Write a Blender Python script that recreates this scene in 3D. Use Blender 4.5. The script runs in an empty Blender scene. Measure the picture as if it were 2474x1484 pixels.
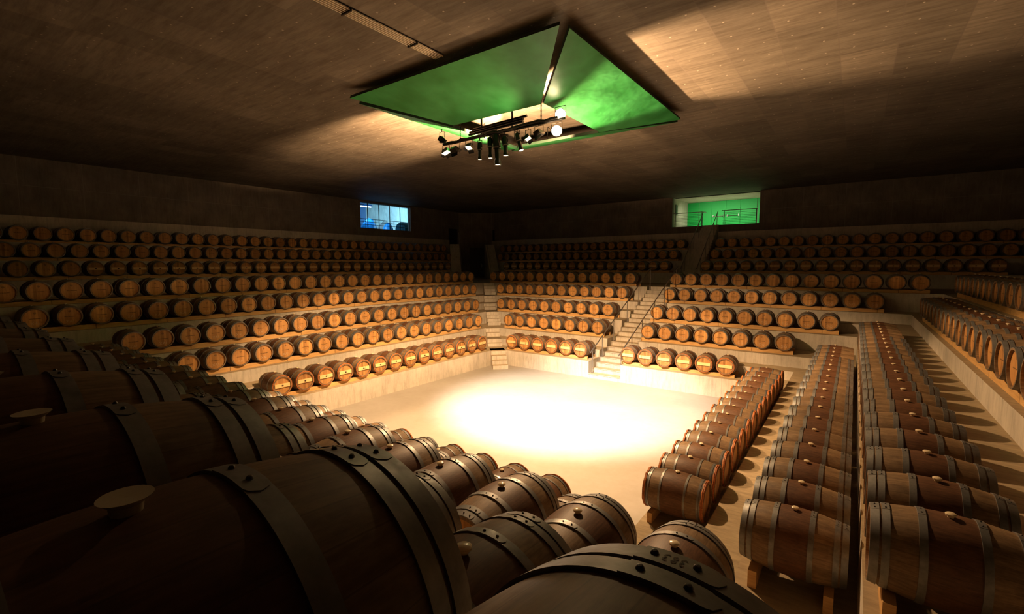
import bpy, bmesh, math, random
from mathutils import Vector, Matrix
random.seed(7)
U = 0.75                       # one scene unit: the spacing of the barrels, in metres
ZF = 6.5                       # eye height over the arena floor, in those units
sc = bpy.context.scene
col = sc.collection
PI = math.pi
def V(x, y, z): return Vector((x*U, y*U, (z+ZF)*U))

# ---------------------------------------------------------------- camera
FW = Vector((-0.58738552, 0.80424717, -0.09035893))
RT = Vector((0.80770497, 0.58957949, -0.00295007))
UP = Vector((-0.05090119, 0.07471619, 0.9959049))
cd = bpy.data.cameras.new('camera'); cam = bpy.data.objects.new('camera', cd); col.objects.link(cam)
cd.sensor_fit = 'HORIZONTAL'; cd.sensor_width = 36.0; cd.lens = 1132.44/2474*36
cd.clip_start = 0.05; cd.clip_end = 300
M = Matrix((RT, UP, -FW)).transposed().to_4x4(); M.translation = V(0, 0, 0)
cam.matrix_world = M
sc.camera = cam
# ---------------------------------------------------------------- world, exposure
w = bpy.data.worlds.new('world'); sc.world = w; w.use_nodes = True
w.node_tree.nodes['Background'].inputs[0].default_value = (0, 0, 0, 1)
w.node_tree.nodes['Background'].inputs[1].default_value = 0.1
sc.view_settings.view_transform = 'Standard'; sc.view_settings.look = 'None'
sc.view_settings.gamma = 1; sc.view_settings.use_curve_mapping = False
sc.view_settings.exposure = 0.0
# ---------------------------------------------------------------- lamps of the rig over the arena
WARM = (1.0, 0.60, 0.30)
def spot(name, loc, target, power, angle, blend, color=WARM, size=0.12):
    l = bpy.data.lights.new(name, 'SPOT'); l.energy = power; l.color = color
    l.spot_size = math.radians(angle); l.spot_blend = blend; l.shadow_soft_size = size
    o = bpy.data.objects.new(name, l); col.objects.link(o); o.location = loc
    o.rotation_euler = (target-loc).to_track_quat('-Z', 'Y').to_euler(); return o
def point(name, loc, power, color=WARM, size=0.08):
    l = bpy.data.lights.new(name, 'POINT'); l.energy = power; l.color = color; l.shadow_soft_size = size
    o = bpy.data.objects.new(name, l); col.objects.link(o); o.location = loc; return o
def area(name, loc, target, power, sx, sy, color):
    l = bpy.data.lights.new(name, 'AREA'); l.shape = 'RECTANGLE'; l.size = sx; l.size_y = sy; l.energy = power; l.color = color
    o = bpy.data.objects.new(name, l); col.objects.link(o); o.location = loc
    o.rotation_euler = (target-loc).to_track_quat('-Z', 'Y').to_euler(); return o
def flood_spot(name, loc, az, tilt, half, power, blend, size=0.12):
    a = Vector((az[0], az[1], 0)).normalized(); th = math.radians(tilt)
    spot(name, loc, loc+a*math.sin(th)*10-Vector((0, 0, 1))*math.cos(th)*10, power, half*2, blend, size=size)
flood_spot('flood_light_left_bank', V(-11.9, 14.4, 4.3), (-1, .55), 20, 56, 2700, .45)
flood_spot('flood_light_far_bank', V(-10.9, 14.5, 4.3), (.12, 1), 20, 56, 4200, .15)
flood_spot('flood_light_far_corner', V(-11.4, 14.5, 4.3), (-.75, 1), 20, 56, 4300, .12)
flood_spot('flood_light_right_bank', V(-8.8, 13.4, 4.25), (1, -.12), 20, 56, 3500, .22, .1)
spot('lamp_light_viewer', V(-8.2, 13.6, 4.6), V(.8, 2.2, -3.0), 320, 58, 0.8, size=.1)
spot('profile_light', V(-10.3, 14.4, 4.0), V(-10.4, 18.4, -6.5), 14500, 68, 0.62, color=(1.0, 0.92, 0.80), size=0.2)
def up_spot(name, loc, az, elev, half, power, blend):
    a = Vector((az[0], az[1], 0)).normalized(); e = math.radians(elev)
    spot(name, loc, loc+a*math.cos(e)*10+Vector((0, 0, 1))*math.sin(e)*10, power, half*2, blend, size=0.06)
up_spot('up_light_left', V(-11.2, 15.2, 4.25), (-1, .16), 34, 31, 26000, .35)
up_spot('up_light_right', V(-10.7, 15.2, 4.15), (1, .2), 37, 34, 13000, .35)
up_spot('up_light_far', V(-11.0, 15.2, 4.15), (-.2, 1), 36, 34, 4500, .3)
spot('lamp_light_upper', V(-8.9, 13.6, 4.0), V(-6.5, 17.7, 5.9), 300, 90, 0.7, size=0.1)
spot('lamp_light_lower', V(-9.2, 13.7, 3.9), V(-11.3, 11.0, 5.6), 260, 110, 0.8, size=0.1)
area('landing_light', V(-10.9, 47.9, 6.2), V(-10.9, 51.8, 3.0), 95, 4.5, 0.4, (0.95, 1.0, 0.72)).data.spread = math.radians(110)
area('cold_tube_light', V(-43.6, 32.4, 6.3), V(-43.6, 34.5, 3.5), 90, 1.6, .2, (0.55, 0.8, 1.0))
area('cold_room_light', V(-42.6, 43.2, 6.6), V(-47.4, 40.0, 4.6), 520, 2.0, 1.0, (0.50, 0.84, 1.0))

# ---------------------------------------------------------------- materials
def node(nt, t, **kw):
    n = nt.nodes.new(t)
    for k, v in kw.items():
        if k in ('operation', 'blend_type', 'data_type', 'attribute_name', 'wave_type', 'noise_dimensions', 'bands_direction', 'mode', 'layer_name', 'attribute_type'): setattr(n, k, v)
        else: n.inputs[k].default_value = v
    return n
class Mat:
    def __init__(s, name, rough=0.6, metal=0.0, spec=0.5):
        s.m = bpy.data.materials.new(name); s.m.use_nodes = True; s.nt = s.m.node_tree
        s.b = s.nt.nodes['Principled BSDF']; s.b.inputs['Roughness'].default_value = rough
        s.b.inputs['Metallic'].default_value = metal
        s.b.inputs['Specular IOR Level'].default_value = spec
    def L(s, a, b): s.nt.links.new(a, b)
    def n(s, t, **kw): return node(s.nt, t, **kw)
    def mapping(s, src, scale):
        m = s.n('ShaderNodeMapping'); m.inputs['Scale'].default_value = scale; s.L(src, m.inputs['Vector']); return m.outputs[0]
    def noise(s, vec, scale, detail=4, rough=0.55):
        n = s.n('ShaderNodeTexNoise'); n.inputs['Scale'].default_value = scale; n.inputs['Detail'].default_value = detail
        n.inputs['Roughness'].default_value = rough
        if vec is not None: s.L(vec, n.inputs['Vector'])
        return n.outputs['Fac']
    def ramp(s, fac, stops):
        r = s.n('ShaderNodeValToRGB'); e = r.color_ramp.elements
        while len(e) < len(stops): e.new(0.5)
        for k, (p, c) in zip(e, stops): k.position = p; k.color = (*c, 1) if len(c) == 3 else c
        s.L(fac, r.inputs[0]); return r.outputs[0]
    def mix(s, a, b, fac, mode='MIX'):
        m = s.n('ShaderNodeMix', data_type='RGBA', blend_type=mode)
        for i, x in ((6, a), (7, b), (0, fac)):
            if hasattr(x, 'is_linked'): s.L(x, m.inputs[i])
            elif isinstance(x, (int, float)): m.inputs[i].default_value = x
            else: m.inputs[i].default_value = (*x, 1)
        return m.outputs[2]
    def math(s, op, a, b=0.0, c=0.0):
        m = s.n('ShaderNodeMath', operation=op)
        for i, x in enumerate((a, b, c)):
            if hasattr(x, 'is_linked'): s.L(x, m.inputs[i])
            else: m.inputs[i].default_value = x
        return m.outputs[0]
    def color(s, c):
        if hasattr(c, 'is_linked'): s.L(c, s.b.inputs['Base Color'])
        else: s.b.inputs['Base Color'].default_value = (*c, 1)
    def bump(s, h, strength=0.3, dist=0.01):
        b = s.n('ShaderNodeBump'); b.inputs['Strength'].default_value = strength; b.inputs['Distance'].default_value = dist
        s.L(h, b.inputs['Height']); s.L(b.outputs[0], s.b.inputs['Normal'])
    def pos(s): return s.n('ShaderNodeNewGeometry').outputs['Position']
    def uv(s):
        return s.n('ShaderNodeUVMap').outputs[0]
    def sep(s, v):
        n = s.n('ShaderNodeSeparateXYZ'); s.L(v, n.inputs[0]); return n.outputs
    def comb(s, x, y, z=0.0):
        n = s.n('ShaderNodeCombineXYZ')
        for i, k in enumerate((x, y, z)):
            if hasattr(k, 'is_linked'): s.L(k, n.inputs[i])
            else: n.inputs[i].default_value = k
        return n.outputs[0]

def concrete(name, base, dark, joints=None, streak=True, rough=0.75, spec=0.3, treads=False):
    m = Mat(name, rough=rough, spec=spec)
    p = m.pos(); x, y, z = m.sep(p)
    n1 = m.noise(p, 0.9, 5, 0.6); c = m.ramp(n1, [(0.33, dark), (0.68, base)])
    n2 = m.noise(m.mapping(p, (3, 3, 0.5) if streak else (1, 1, 1)), 3.0, 6, 0.7)
    c = m.mix(c, m.ramp(n2, [(0.32, (0.55, 0.53, 0.5)), (0.55, (1, 1, 1))]), 0.55, 'MULTIPLY')
    n3 = m.noise(p, 26, 3, 0.6)
    c = m.mix(c, m.ramp(n3, [(0.30, (0.7, 0.68, 0.64)), (0.42, (1, 1, 1))]), 0.35, 'MULTIPLY')
    if joints:
        g = None
        for ax, step, off, wd in joints:
            a = (x, y, z)[ax]
            f = m.math('FRACT', m.math('ADD', m.math('DIVIDE', a, step), off))
            d = m.math('ABSOLUTE', m.math('SUBTRACT', f, 0.5))
            k = m.math('GREATER_THAN', d, 0.5-wd/step/2)
            g = k if g is None else m.math('MAXIMUM', g, k)
        c = m.mix(c, (0.25, 0.23, 0.2), m.math('MULTIPLY', g, 0.55))
    if treads:
        nz = m.sep(m.n('ShaderNodeNewGeometry').outputs['Normal'])[2]
        dirt = m.ramp(m.noise(m.mapping(p, (1.2, 6, 1)), 2.0, 6, 0.7), [(0.3, (0.20, 0.145, 0.075)), (0.7, (0.40, 0.30, 0.17))])
        c = m.mix(c, dirt, m.math('MULTIPLY', m.math('GREATER_THAN', nz, 0.7), 0.85))
    m.color(c); m.bump(n3, 0.15, 0.004)
    return m.m

M_TIER = concrete('terrace_concrete', (0.60, 0.54, 0.45), (0.44, 0.40, 0.34), [(0, 3.1, 0.2, 0.012), (1, 3.1, 0.4, 0.012)], treads=True)
M_WALL = concrete('wall_concrete', (0.20, 0.165, 0.13), (0.12, 0.10, 0.08), [(0, 2.2, 0.3, 0.02), (1, 2.2, 0.1, 0.02), (2, 2.6, 0.75, 0.02)])
def floor_mat():
    m = Mat('arena_floor', rough=0.55, spec=0.3); p = m.pos()
    c = m.ramp(m.noise(p, 0.5, 5, 0.6), [(0.3, (0.25, 0.228, 0.198)), (0.7, (0.30, 0.277, 0.245))])
    c = m.mix(c, m.ramp(m.noise(p, 5, 5, 0.7), [(0.3, (0.88, 0.87, 0.84)), (0.6, (1, 1, 1))]), 0.6, 'MULTIPLY')
    m.color(c); return m.m
M_FLOOR = floor_mat()
def ceiling_mat():
    m = Mat('board_marked_ceiling', rough=0.72, spec=0.25); p = m.pos(); x, y, z = m.sep(p)
    gx = m.math('DIVIDE', m.math('ADD', x, 0.72*U), 1.41*U); gy = m.math('DIVIDE', m.math('SUBTRACT', y, 6.74*U), 2.9*U)
    cell = m.comb(m.math('FLOOR', gx), m.math('FLOOR', gy))
    wn = m.n('ShaderNodeTexWhiteNoise'); m.L(cell, wn.inputs['Vector'])
    c = m.ramp(m.noise(p, 0.35, 5, 0.6), [(0.3, (0.14, 0.115, 0.088)), (0.72, (0.225, 0.19, 0.145))])
    c = m.mix(c, m.ramp(wn.outputs['Value'], [(0, (0.72, 0.72, 0.72)), (1, (1, 1, 1))]), 1.0, 'MULTIPLY')
    st = m.noise(m.mapping(p, (0.7, 5, 1)), 1.6, 6, 0.7)
    c = m.mix(c, m.ramp(st, [(0.34, (0.55, 0.52, 0.48)), (0.6, (1, 1, 1))]), 0.8, 'MULTIPLY')
    g = None
    for f, wd in ((gx, 0.012), (gy, 0.006), (m.math('ADD', gy, 0.5), 0.003)):
        d = m.math('ABSOLUTE', m.math('SUBTRACT', m.math('FRACT', f), 0.5))
        k = m.math('GREATER_THAN', d, 0.5-wd); g = k if g is None else m.math('MAXIMUM', g, k)
    c = m.mix(c, (0.13, 0.105, 0.085), m.math('MULTIPLY', g, 0.6))
    # small tie-hole plugs on a regular grid
    hx = m.math('SUBTRACT', m.math('FRACT', m.math('MULTIPLY', gx, 2)), 0.5); hy = m.math('SUBTRACT', m.math('FRACT', m.math('MULTIPLY', gy, 3)), 0.5)
    r = m.math('SQRT', m.math('ADD', m.math('POWER', m.math('MULTIPLY', hx, 0.53), 2), m.math('POWER', m.math('MULTIPLY', hy, 0.73), 2)))
    c = m.mix(c, (0.45, 0.40, 0.33), m.math('MULTIPLY', m.math('LESS_THAN', r, 0.020), 0.6))
    m.color(c); m.bump(st, 0.1, 0.01); return m.m
M_CEIL = ceiling_mat()

def stave_mat(name, wine):
    # uv.x = turns round the barrel (0..1), uv.y = position along it in units (-0.63..0.63); attribute rnd = one number per barrel
    m = Mat(name, rough=0.55, spec=0.35); u, v, _ = m.sep(m.uv())
    rnd = m.n('ShaderNodeAttribute', attribute_name='rnd').outputs['Fac']
    st = m.math('MULTIPLY', u, 27.0)
    wn = m.n('ShaderNodeTexWhiteNoise'); m.L(m.comb(m.math('FLOOR', st), m.math('MULTIPLY', rnd, 91.0)), wn.inputs['Vector'])
    gr = m.noise(m.comb(m.math('MULTIPLY', u, 60.0), m.math('MULTIPLY', v, 3.0), m.math('MULTIPLY', rnd, 37.0)), 2.0, 6, 0.65)
    oak = m.ramp(gr, [(0.25, (0.15, 0.088, 0.045)), (0.75, (0.34, 0.235, 0.135))])
    oak = m.mix(oak, m.ramp(wn.outputs['Value'], [(0, (0.72, 0.7, 0.68)), (1, (1.08, 1.05, 1.0))]), 1.0, 'MULTIPLY')
    red = m.ramp(gr, [(0.25, (0.055, 0.018, 0.008)), (0.8, (0.165, 0.060, 0.026))])
    band = m.math('LESS_THAN', m.math('ABSOLUTE', m.math('ADD', v, m.math('MULTIPLY', m.math('SUBTRACT', gr, 0.5), 0.04))), 0.225)
    c = m.mix(oak, red, m.math('MULTIPLY', band, wine))
    d = m.math('ABSOLUTE', m.math('SUBTRACT', m.math('FRACT', st), 0.5))
    c = m.mix(c, (0.035, 0.02, 0.01), m.math('MULTIPLY', m.math('GREATER_THAN', d, 0.478), 0.35))
    c = m.mix(c, m.ramp(m.noise(m.pos(), 7, 4, 0.7), [(0.35, (0.62, 0.6, 0.58)), (0.6, (1, 1, 1))]), 0.7, 'MULTIPLY')
    m.color(c); m.bump(gr, 0.25, 0.003); return m.m
def head_mat(name, brand, tone=1.0):
    # uv in units about the middle of the head
    m = Mat(name, rough=0.6, spec=0.3); u, v, _ = m.sep(m.uv())
    rnd = m.n('ShaderNodeAttribute', attribute_name='rnd').outputs['Fac']
    pl = m.math('ADD', m.math('MULTIPLY', u, 11.0), m.math('MULTIPLY', rnd, 5.0))
    wn = m.n('ShaderNodeTexWhiteNoise'); m.L(m.comb(m.math('FLOOR', pl), m.math('MULTIPLY', rnd, 53.0)), wn.inputs['Vector'])
    gr = m.noise(m.comb(m.math('MULTIPLY', u, 40.0), m.math('MULTIPLY', v, 4.0), m.math('MULTIPLY', rnd, 21.0)), 1.5, 5, 0.6)
    c = m.ramp(gr, [(0.25, (0.50*tone, 0.25*tone, 0.080*tone)), (0.78, (0.70*tone, 0.385*tone, 0.14*tone))])
    c = m.mix(c, m.ramp(wn.outputs['Value'], [(0, (0.60, 0.56, 0.50)), (0.25, (0.86, 0.84, 0.8)), (0.8, (1, 1, 1)), (1, (1.25, 1.25, 1.2))]), 1.0, 'MULTIPLY')
    c = m.mix(c, m.ramp(rnd, [(0, (0.74, 0.70, 0.66)), (1, (1.08, 1.06, 1.02))]), 1.0, 'MULTIPLY')
    d = m.math('ABSOLUTE', m.math('SUBTRACT', m.math('FRACT', pl), 0.5))
    c = m.mix(c, (0.12, 0.06, 0.02), m.math('MULTIPLY', m.math('GREATER_THAN', d, 0.47), 0.5))
    sn = m.noise(m.comb(m.math('MULTIPLY', u, 5.0), m.math('MULTIPLY', v, 5.0), m.math('MULTIPLY', rnd, 77.0)), 1.0, 3, 0.6)
    c = m.mix(c, m.ramp(sn, [(0.60, (1, 1, 1)), (0.75, (0.62, 0.50, 0.42))]), 0.8, 'MULTIPLY')
    if brand:
        tx = m.noise(m.comb(m.math('MULTIPLY', u, 90.0), m.math('MULTIPLY', v, 60.0), rnd), 1.0, 1, 0.5)
        a = m.math('LESS_THAN', m.math('ABSOLUTE', m.math('ADD', v, 0.005)), 0.013)
        b = m.math('LESS_THAN', m.math('ABSOLUTE', u), 0.17)
        k = m.math('MULTIPLY', m.math('MULTIPLY', a, b), m.math('GREATER_THAN', tx, 0.42))
        c = m.mix(c, (0.06, 0.03, 0.012), m.math('MULTIPLY', k, 0.85))
        e1 = m.math('SQRT', m.math('ADD', m.math('POWER', u, 2), m.math('POWER', m.math('SUBTRACT', v, 0.215), 2)))
        k = m.math('MULTIPLY', m.math('LESS_THAN', e1, 0.045), m.math('GREATER_THAN', tx, 0.45))
        c = m.mix(c, (0.09, 0.045, 0.02), m.math('MULTIPLY', k, 0.7))
    m.color(c); return m.m
M_STAVE = stave_mat('oak_staves_wine_stained', 0.8)
M_STAVE2 = stave_mat('oak_staves_red', 0.75)
M_HEAD = head_mat('oak_head', True)
M_HEAD2 = head_mat('oak_head_barred', False, 0.82)
def metal(name, c, rough=0.42, metal=0.8, var=True):
    m = Mat(name, rough=rough, metal=metal); p = m.pos()
    if var:
        n = m.noise(p, 9, 5, 0.65)
        k = m.ramp(n, [(0.3, tuple(x*0.55 for x in c)), (0.7, c)]); m.color(k)
        r = m.ramp(n, [(0.3, (rough+.15,)*3), (0.7, (rough-.08,)*3)]); m.L(r, m.b.inputs['Roughness'])
    else: m.color(c)
    return m.m
M_HOOP = metal('galvanised_hoop', (0.29, 0.29, 0.285), 0.47, 0.7)
M_RIVET = metal('rivet_steel', (0.10, 0.10, 0.10), 0.4, 0.8, False)
M_STEEL = metal('brushed_handrail_steel', (0.30, 0.28, 0.26), 0.35, 0.8, False)
M_BLACK = metal('black_lamp_housing', (0.012, 0.012, 0.012), 0.4, 0.3, False)
M_LAMPRIM = metal('bright_lamp_rim', (0.5, 0.48, 0.45), 0.25, 0.9, False)
def plain(name, c, rough=0.6, spec=0.4, trans=0.0):
    m = Mat(name, rough=rough, spec=spec); m.color(c)
    if trans: m.b.inputs['Transmission Weight'].default_value = trans
    return m.m
def emit(name, c, s):
    m = Mat(name); m.b.inputs['Base Color'].default_value = (0, 0, 0, 1)
    m.b.inputs['Emission Color'].default_value = (*c, 1); m.b.inputs['Emission Strength'].default_value = s; return m.m
def wood_mat(name, a, b, scale=(1, 1, 8)):
    m = Mat(name, rough=0.6, spec=0.3); p = m.pos()
    n = m.noise(m.mapping(p, scale), 3.0, 5, 0.65)
    c = m.ramp(n, [(0.3, a), (0.7, b)])
    x, y, z = m.sep(p)
    g = m.math('GREATER_THAN', m.math('ABSOLUTE', m.math('SUBTRACT', m.math('FRACT', m.math('DIVIDE', m.math('ADD', x, y), 1.9)), 0.5)), 0.494)
    c = m.mix(c, (0.12, 0.06, 0.02), m.math('MULTIPLY', g, 0.7)); m.color(c); return m.m
M_RACK = wood_mat('pine_rack', (0.50, 0.28, 0.10), (0.68, 0.42, 0.17))
M_BAR = wood_mat('pale_head_bar', (0.68, 0.45, 0.19), (0.85, 0.60, 0.29), (1, 1, 12))
M_WILLOW = wood_mat('willow_binding', (0.20, 0.060, 0.018), (0.58, 0.20, 0.055), (14, 14, 14))
M_SILICONE = plain('pale_silicone_bung', (0.72, 0.60, 0.40), 0.25, 0.6)
M_SILICONE_NEAR = plain('translucent_bung', (0.52, 0.44, 0.30), 0.3, 0.6)
M_CHALK = plain('chalk_writing', (0.62, 0.50, 0.36), 0.9, 0.1)
M_MARKER = plain('marker_ink', (0.02, 0.018, 0.02), 0.5)
M_EMBLEM = plain('burnt_emblem', (0.05, 0.025, 0.012), 0.8)
M_RUBBER = plain('black_cable_rubber', (0.008, 0.008, 0.008), 0.6)

# ---------------------------------------------------------------- mesh building
class MB:
    def __init__(s): s.v = []; s.f = []; s.uv = []; s.mi = []
    def face(s, ids, uv=None, mi=0): s.f.append(tuple(ids)); s.uv.append(uv); s.mi.append(mi)
    def box(s, x0, x1, y0, y1, z0, z1, mi=0):
        b = len(s.v); s.v += [(x, y, z) for z in (z0, z1) for y in (y0, y1) for x in (x0, x1)]
        for q in ((0, 2, 3, 1), (4, 5, 7, 6), (0, 1, 5, 4), (2, 6, 7, 3), (0, 4, 6, 2), (1, 3, 7, 5)): s.face([b+i for i in q], None, mi)
    def tube(s, pts, r, n=8, cap=True, mi=0, radii=None):
        pts = [Vector(p) for p in pts]; rings = []
        d0 = (pts[1]-pts[0]).normalized(); a = Vector((0, 0, 1)) if abs(d0.z) < .9 else Vector((1, 0, 0))
        side = d0.cross(a).normalized()
        for i, p in enumerate(pts):
            d = ((pts[min(i+1, len(pts)-1)]-pts[max(i-1, 0)])).normalized()
            side = (side-d*side.dot(d)).normalized(); up = d.cross(side)
            rr = radii[i] if radii else r; b = len(s.v); rings.append(b)
            for k in range(n):
                t = 2*PI*k/n; s.v.append(tuple(p+side*(math.cos(t)*rr)+up*(math.sin(t)*rr)))
        for i in range(len(pts)-1):
            for k in range(n):
                k2 = (k+1) % n; s.face((rings[i]+k, rings[i]+k2, rings[i+1]+k2, rings[i+1]+k), None, mi)
        if cap:
            s.face([rings[0]+k for k in reversed(range(n))], None, mi); s.face([rings[-1]+k for k in range(n)], None, mi)
    def lathe(s, prof, n, axis='Y', mi=0, uvs=None, closed=False, phase=0.0):
        # prof: (radius, along). For axis Y: ring in XZ
        rows = []
        for r, t in prof:
            b = len(s.v); rows.append(b)
            for k in range(n):
                a = 2*PI*k/n+phase
                c_, s_ = math.sin(a)*r, math.cos(a)*r
                s.v.append({'Y': (c_, t, s_), 'Z': (c_, s_, t), 'X': (t, c_, s_)}[axis])
        m = len(prof)
        for i in range(m if closed else m-1):
            j = (i+1) % m
            for k in range(n):
                k2 = (k+1) % n
                uv = None
                if uvs: uv = ((k/n, uvs[i]), (k/n, uvs[j]), ((k+1)/n, uvs[j]), ((k+1)/n, uvs[i]))
                s.face((rows[i]+k, rows[j]+k, rows[j]+k2, rows[i]+k2), uv, mi)
        return rows
    def add(s, other, mat4, mimap=None, rnd=None):
        b = len(s.v)
        for p in other.v: s.v.append(tuple(mat4 @ Vector(p)))
        for f, uv, mi in zip(other.f, other.uv, other.mi): s.f.append(tuple(i+b for i in f)); s.uv.append(uv); s.mi.append(mimap[mi] if mimap else mi)
    def mesh(s, name, mats, smooth=True, rnd=None, scale=U, sharp=35):
        me = bpy.data.meshes.new(name)
        me.from_pydata([(x*scale, y*scale, z*scale) for x, y, z in s.v], [], s.f)
        for m in (mats if isinstance(mats, (list, tuple)) else [mats]): me.materials.append(m)
        me.polygons.foreach_set('material_index', s.mi)
        if any(s.uv):
            L = me.uv_layers.new(name='UVMap'); flat = []
            for f, uv in zip(s.f, s.uv):
                for i in range(len(f)): flat += list(uv[i]) if uv else [0.0, 0.0]
            L.data.foreach_set('uv', flat)
        if rnd is not None:
            a = me.attributes.new('rnd', 'FLOAT', 'POINT')
            a.data.foreach_set('value', rnd if isinstance(rnd, list) else [rnd]*len(s.v))
        me.validate(); me.update()
        bm = bmesh.new(); bm.from_mesh(me); bmesh.ops.recalc_face_normals(bm, faces=bm.faces[:])
        for f in bm.faces: f.smooth = smooth
        if smooth:
            for e in bm.edges:
                if len(e.link_faces) == 2 and e.calc_face_angle(0) > math.radians(sharp): e.smooth = False
        bm.to_mesh(me); bm.free()
        return me
def link(name, me, parent=None, loc=None):
    o = bpy.data.objects.new(name, me); col.objects.link(o)
    if parent is not None: o.parent = parent
    if loc is not None: o.location = loc
    return o
def thing(name, label, cat, loc=(0, 0, 0), rotz=0.0, group=None):
    o = bpy.data.objects.new(name, None); col.objects.link(o); o.empty_display_size = 0.1
    o.location = loc; o.rotation_euler = (0, 0, rotz); tag(o, label, cat, group); return o
def tag(o, label, cat, group=None, kind=None):
    o['label'] = label; o['category'] = cat
    if group: o['group'] = group
    if kind: o['kind'] = kind
    return o
def struct(name, me, parent=None, label=None):
    o = link(name, me, parent)
    if parent is None: o['kind'] = 'structure'
    if label: o['label'] = label
    return o
def shift(mb):                       # scene units about the eye -> metres over the arena floor
    mb.v = [(x, y, z+ZF) for x, y, z in mb.v]; return mb

# ---------------------------------------------------------------- the setting: terraces, floor, walls, ceiling
SH = [-5.54, -4.55, -3.64, -2.63, -1.63, -0.74, 0.28, 1.33]         # shelf heights
XA = [-18.75, -21.2, -22.95, -25.45, -26.9, -33.6, -36.5, -38.05]   # left bank edges
YB = [24.0, 26.5, 28.7, 31.45, 33.15, 40.2, 43.35, 44.9]            # far bank edges
XC = [-3.5, -1.2, 0.25, 2.45, 3.85, 11.3, 14.2, 15.75]              # right bank edges
YD = [8.5, 6.15, 4.75, 2.43, 0.95, -7.6, -10.7, -12.3]              # near bank edges
WXA, WYB, WXC, WYD, ZC = -40.1, 46.85, 17.8, -14.3, 6.44
SX0, SX1 = -12.1, -10.15                                            # arena stair
TX0, TX1 = -11.85, -10.4                                            # upper stair
def prism(poly, z0, z1):
    mb = MB(); n = len(poly)
    mb.v = [(x, y, z0) for x, y in poly]+[(x, y, z1) for x, y in poly]
    mb.face(list(range(n))[::-1]); mb.face(list(range(n, 2*n)))
    for i in range(n): j = (i+1) % n; mb.face((i, j, n+j, n+i))
    return mb
def ring(xa, yb, xc, yd, ch, out=True):
    # ring open for the arena stair; its far left corner is cut (ch) for the corner stair
    p = [(SX0, yb), (xa+ch, yb), (xa, yb-ch), (xa, yd), (xc, yd), (xc, yb), (SX1, yb)]
    p += [(SX1, WYB), (WXC, WYB), (WXC, WYD), (WXA, WYD), (WXA, WYB), (SX0, WYB)]
    return p
lv = [(-6.55, SH[0], 0), (SH[0], SH[0]+0.44, 'a'), (SH[0]+0.44, SH[1], 1), (SH[1], SH[2], 2), (SH[2], SH[2]+0.48, 'b'), (SH[2]+0.48, SH[3], 3), (SH[3], SH[4], 4)]
RINGS = []
for z0, z1, k in lv:
    if k == 'a': q = (XA[0]-1.45, YB[0]+1.45, XC[0]+1.4, YD[0]-1.4)
    elif k == 'b': q = (XA[2]-1.45, YB[2]+1.45, XC[2]+1.35, YD[2]-1.35)
    else: q = (XA[k], YB[k], XC[k], YD[k])
    RINGS.append((z0, z1, k, q))
    name = 'terrace_aisle' if k in ('a', 'b') else 'terrace'
    struct(name, shift(prism(ring(*q, 0.45), z0, z1)).mesh(name, M_TIER, False))
# walkway behind the arena stair
struct('terrace', shift(prism([(SX0, 33.9), (SX1, 33.9), (SX1, WYB), (SX0, WYB)], -6.5, SH[4])).mesh('terrace', M_TIER, False))
# upper terraces: left bank, far bank both sides of the upper stair, right bank, near bank. The far left corner stays open.
SA, SB_ = 1.9, 9.4                    # x+y on the two diagonal edges of the open corner
for k in (5, 6, 7):
    z0, z1 = SH[k-1], SH[k]; xa, yb, xc, yd = XA[k], YB[k], XC[k], YD[k]
    left = [(xa, SA-xa), (xa, yd), (xc, yd), (xc, yb), (TX1, yb), (TX1, WYB), (WXC, WYB), (WXC, WYD), (WXA, WYD), (WXA, SA-WXA)]
    struct('terrace', shift(prism(left, z0, z1)).mesh('terrace', M_TIER, False))
    far = [(TX0, yb), (SB_-yb, yb), (SB_-WYB, WYB), (TX0, WYB)]
    struct('terrace', shift(prism(far, z0, z1)).mesh('terrace', M_TIER, False))
# plinth under the upper walls
pl = [(-39.7, SA+39.7), (-39.7, -13.9), (17.4, -13.9), (17.4, 46.45), (TX1, 46.45), (TX1, WYB), (WXC, WYB), (WXC, WYD), (WXA, WYD), (WXA, SA-WXA)]
struct('plinth', shift(prism(pl, SH[7], 2.95)).mesh('plinth', M_TIER, False))
pl = [(TX0, 46.45), (SB_-46.45, 46.45), (SB_-WYB, WYB), (TX0, WYB)]
struct('plinth', shift(prism(pl, SH[7], 2.95)).mesh('plinth', M_TIER, False))

mb = MB(); mb.box(XA[0]-.1, XC[0]+.1, YD[0]-.1, YB[0]+1.2, -6.8, -6.5)
struct('floor', shift(mb).mesh('floor', M_FLOOR, False))
mb = MB(); mb.box(WXA-1, WXC+1, WYD-1, WYB+1, ZC, ZC+0.6)
struct('ceiling', shift(mb).mesh('ceiling', M_CEIL, False))
# walls (the left one has the cold-room window, the far one the green landing)
WIN = (29.35, 35.9, 3.72, 6.28); LAN = (-14.75, -7.1, 3.60, ZC)
mb = MB(); T = 0.5
mb.box(WXA-T, WXA, WYD-T, WIN[0], SH[4]-.1, ZC); mb.box(WXA-T, WXA, WIN[1], WYB+T, SH[4]-.1, ZC)
mb.box(WXA-T, WXA, WIN[0], WIN[1], SH[4]-.1, WIN[2]); mb.box(WXA-T, WXA, WIN[0], WIN[1], WIN[3], ZC)
struct('wall_left', shift(mb).mesh('wall_left', M_WALL, False))
mb = MB()
mb.box(WXA, LAN[0], WYB, WYB+T, SH[4]-.1, ZC); mb.box(LAN[1], WXC, WYB, WYB+T, SH[4]-.1, ZC); mb.box(LAN[0], LAN[1], WYB, WYB+T, SH[4]-.1, LAN[2])
struct('wall_far', shift(mb).mesh('wall_far', M_WALL, False))
mb = MB(); mb.box(WXC, WXC+T, WYD-T, WYB+T, SH[4]-.1, ZC); struct('wall_right', shift(mb).mesh('wall_right', M_WALL, False))
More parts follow.
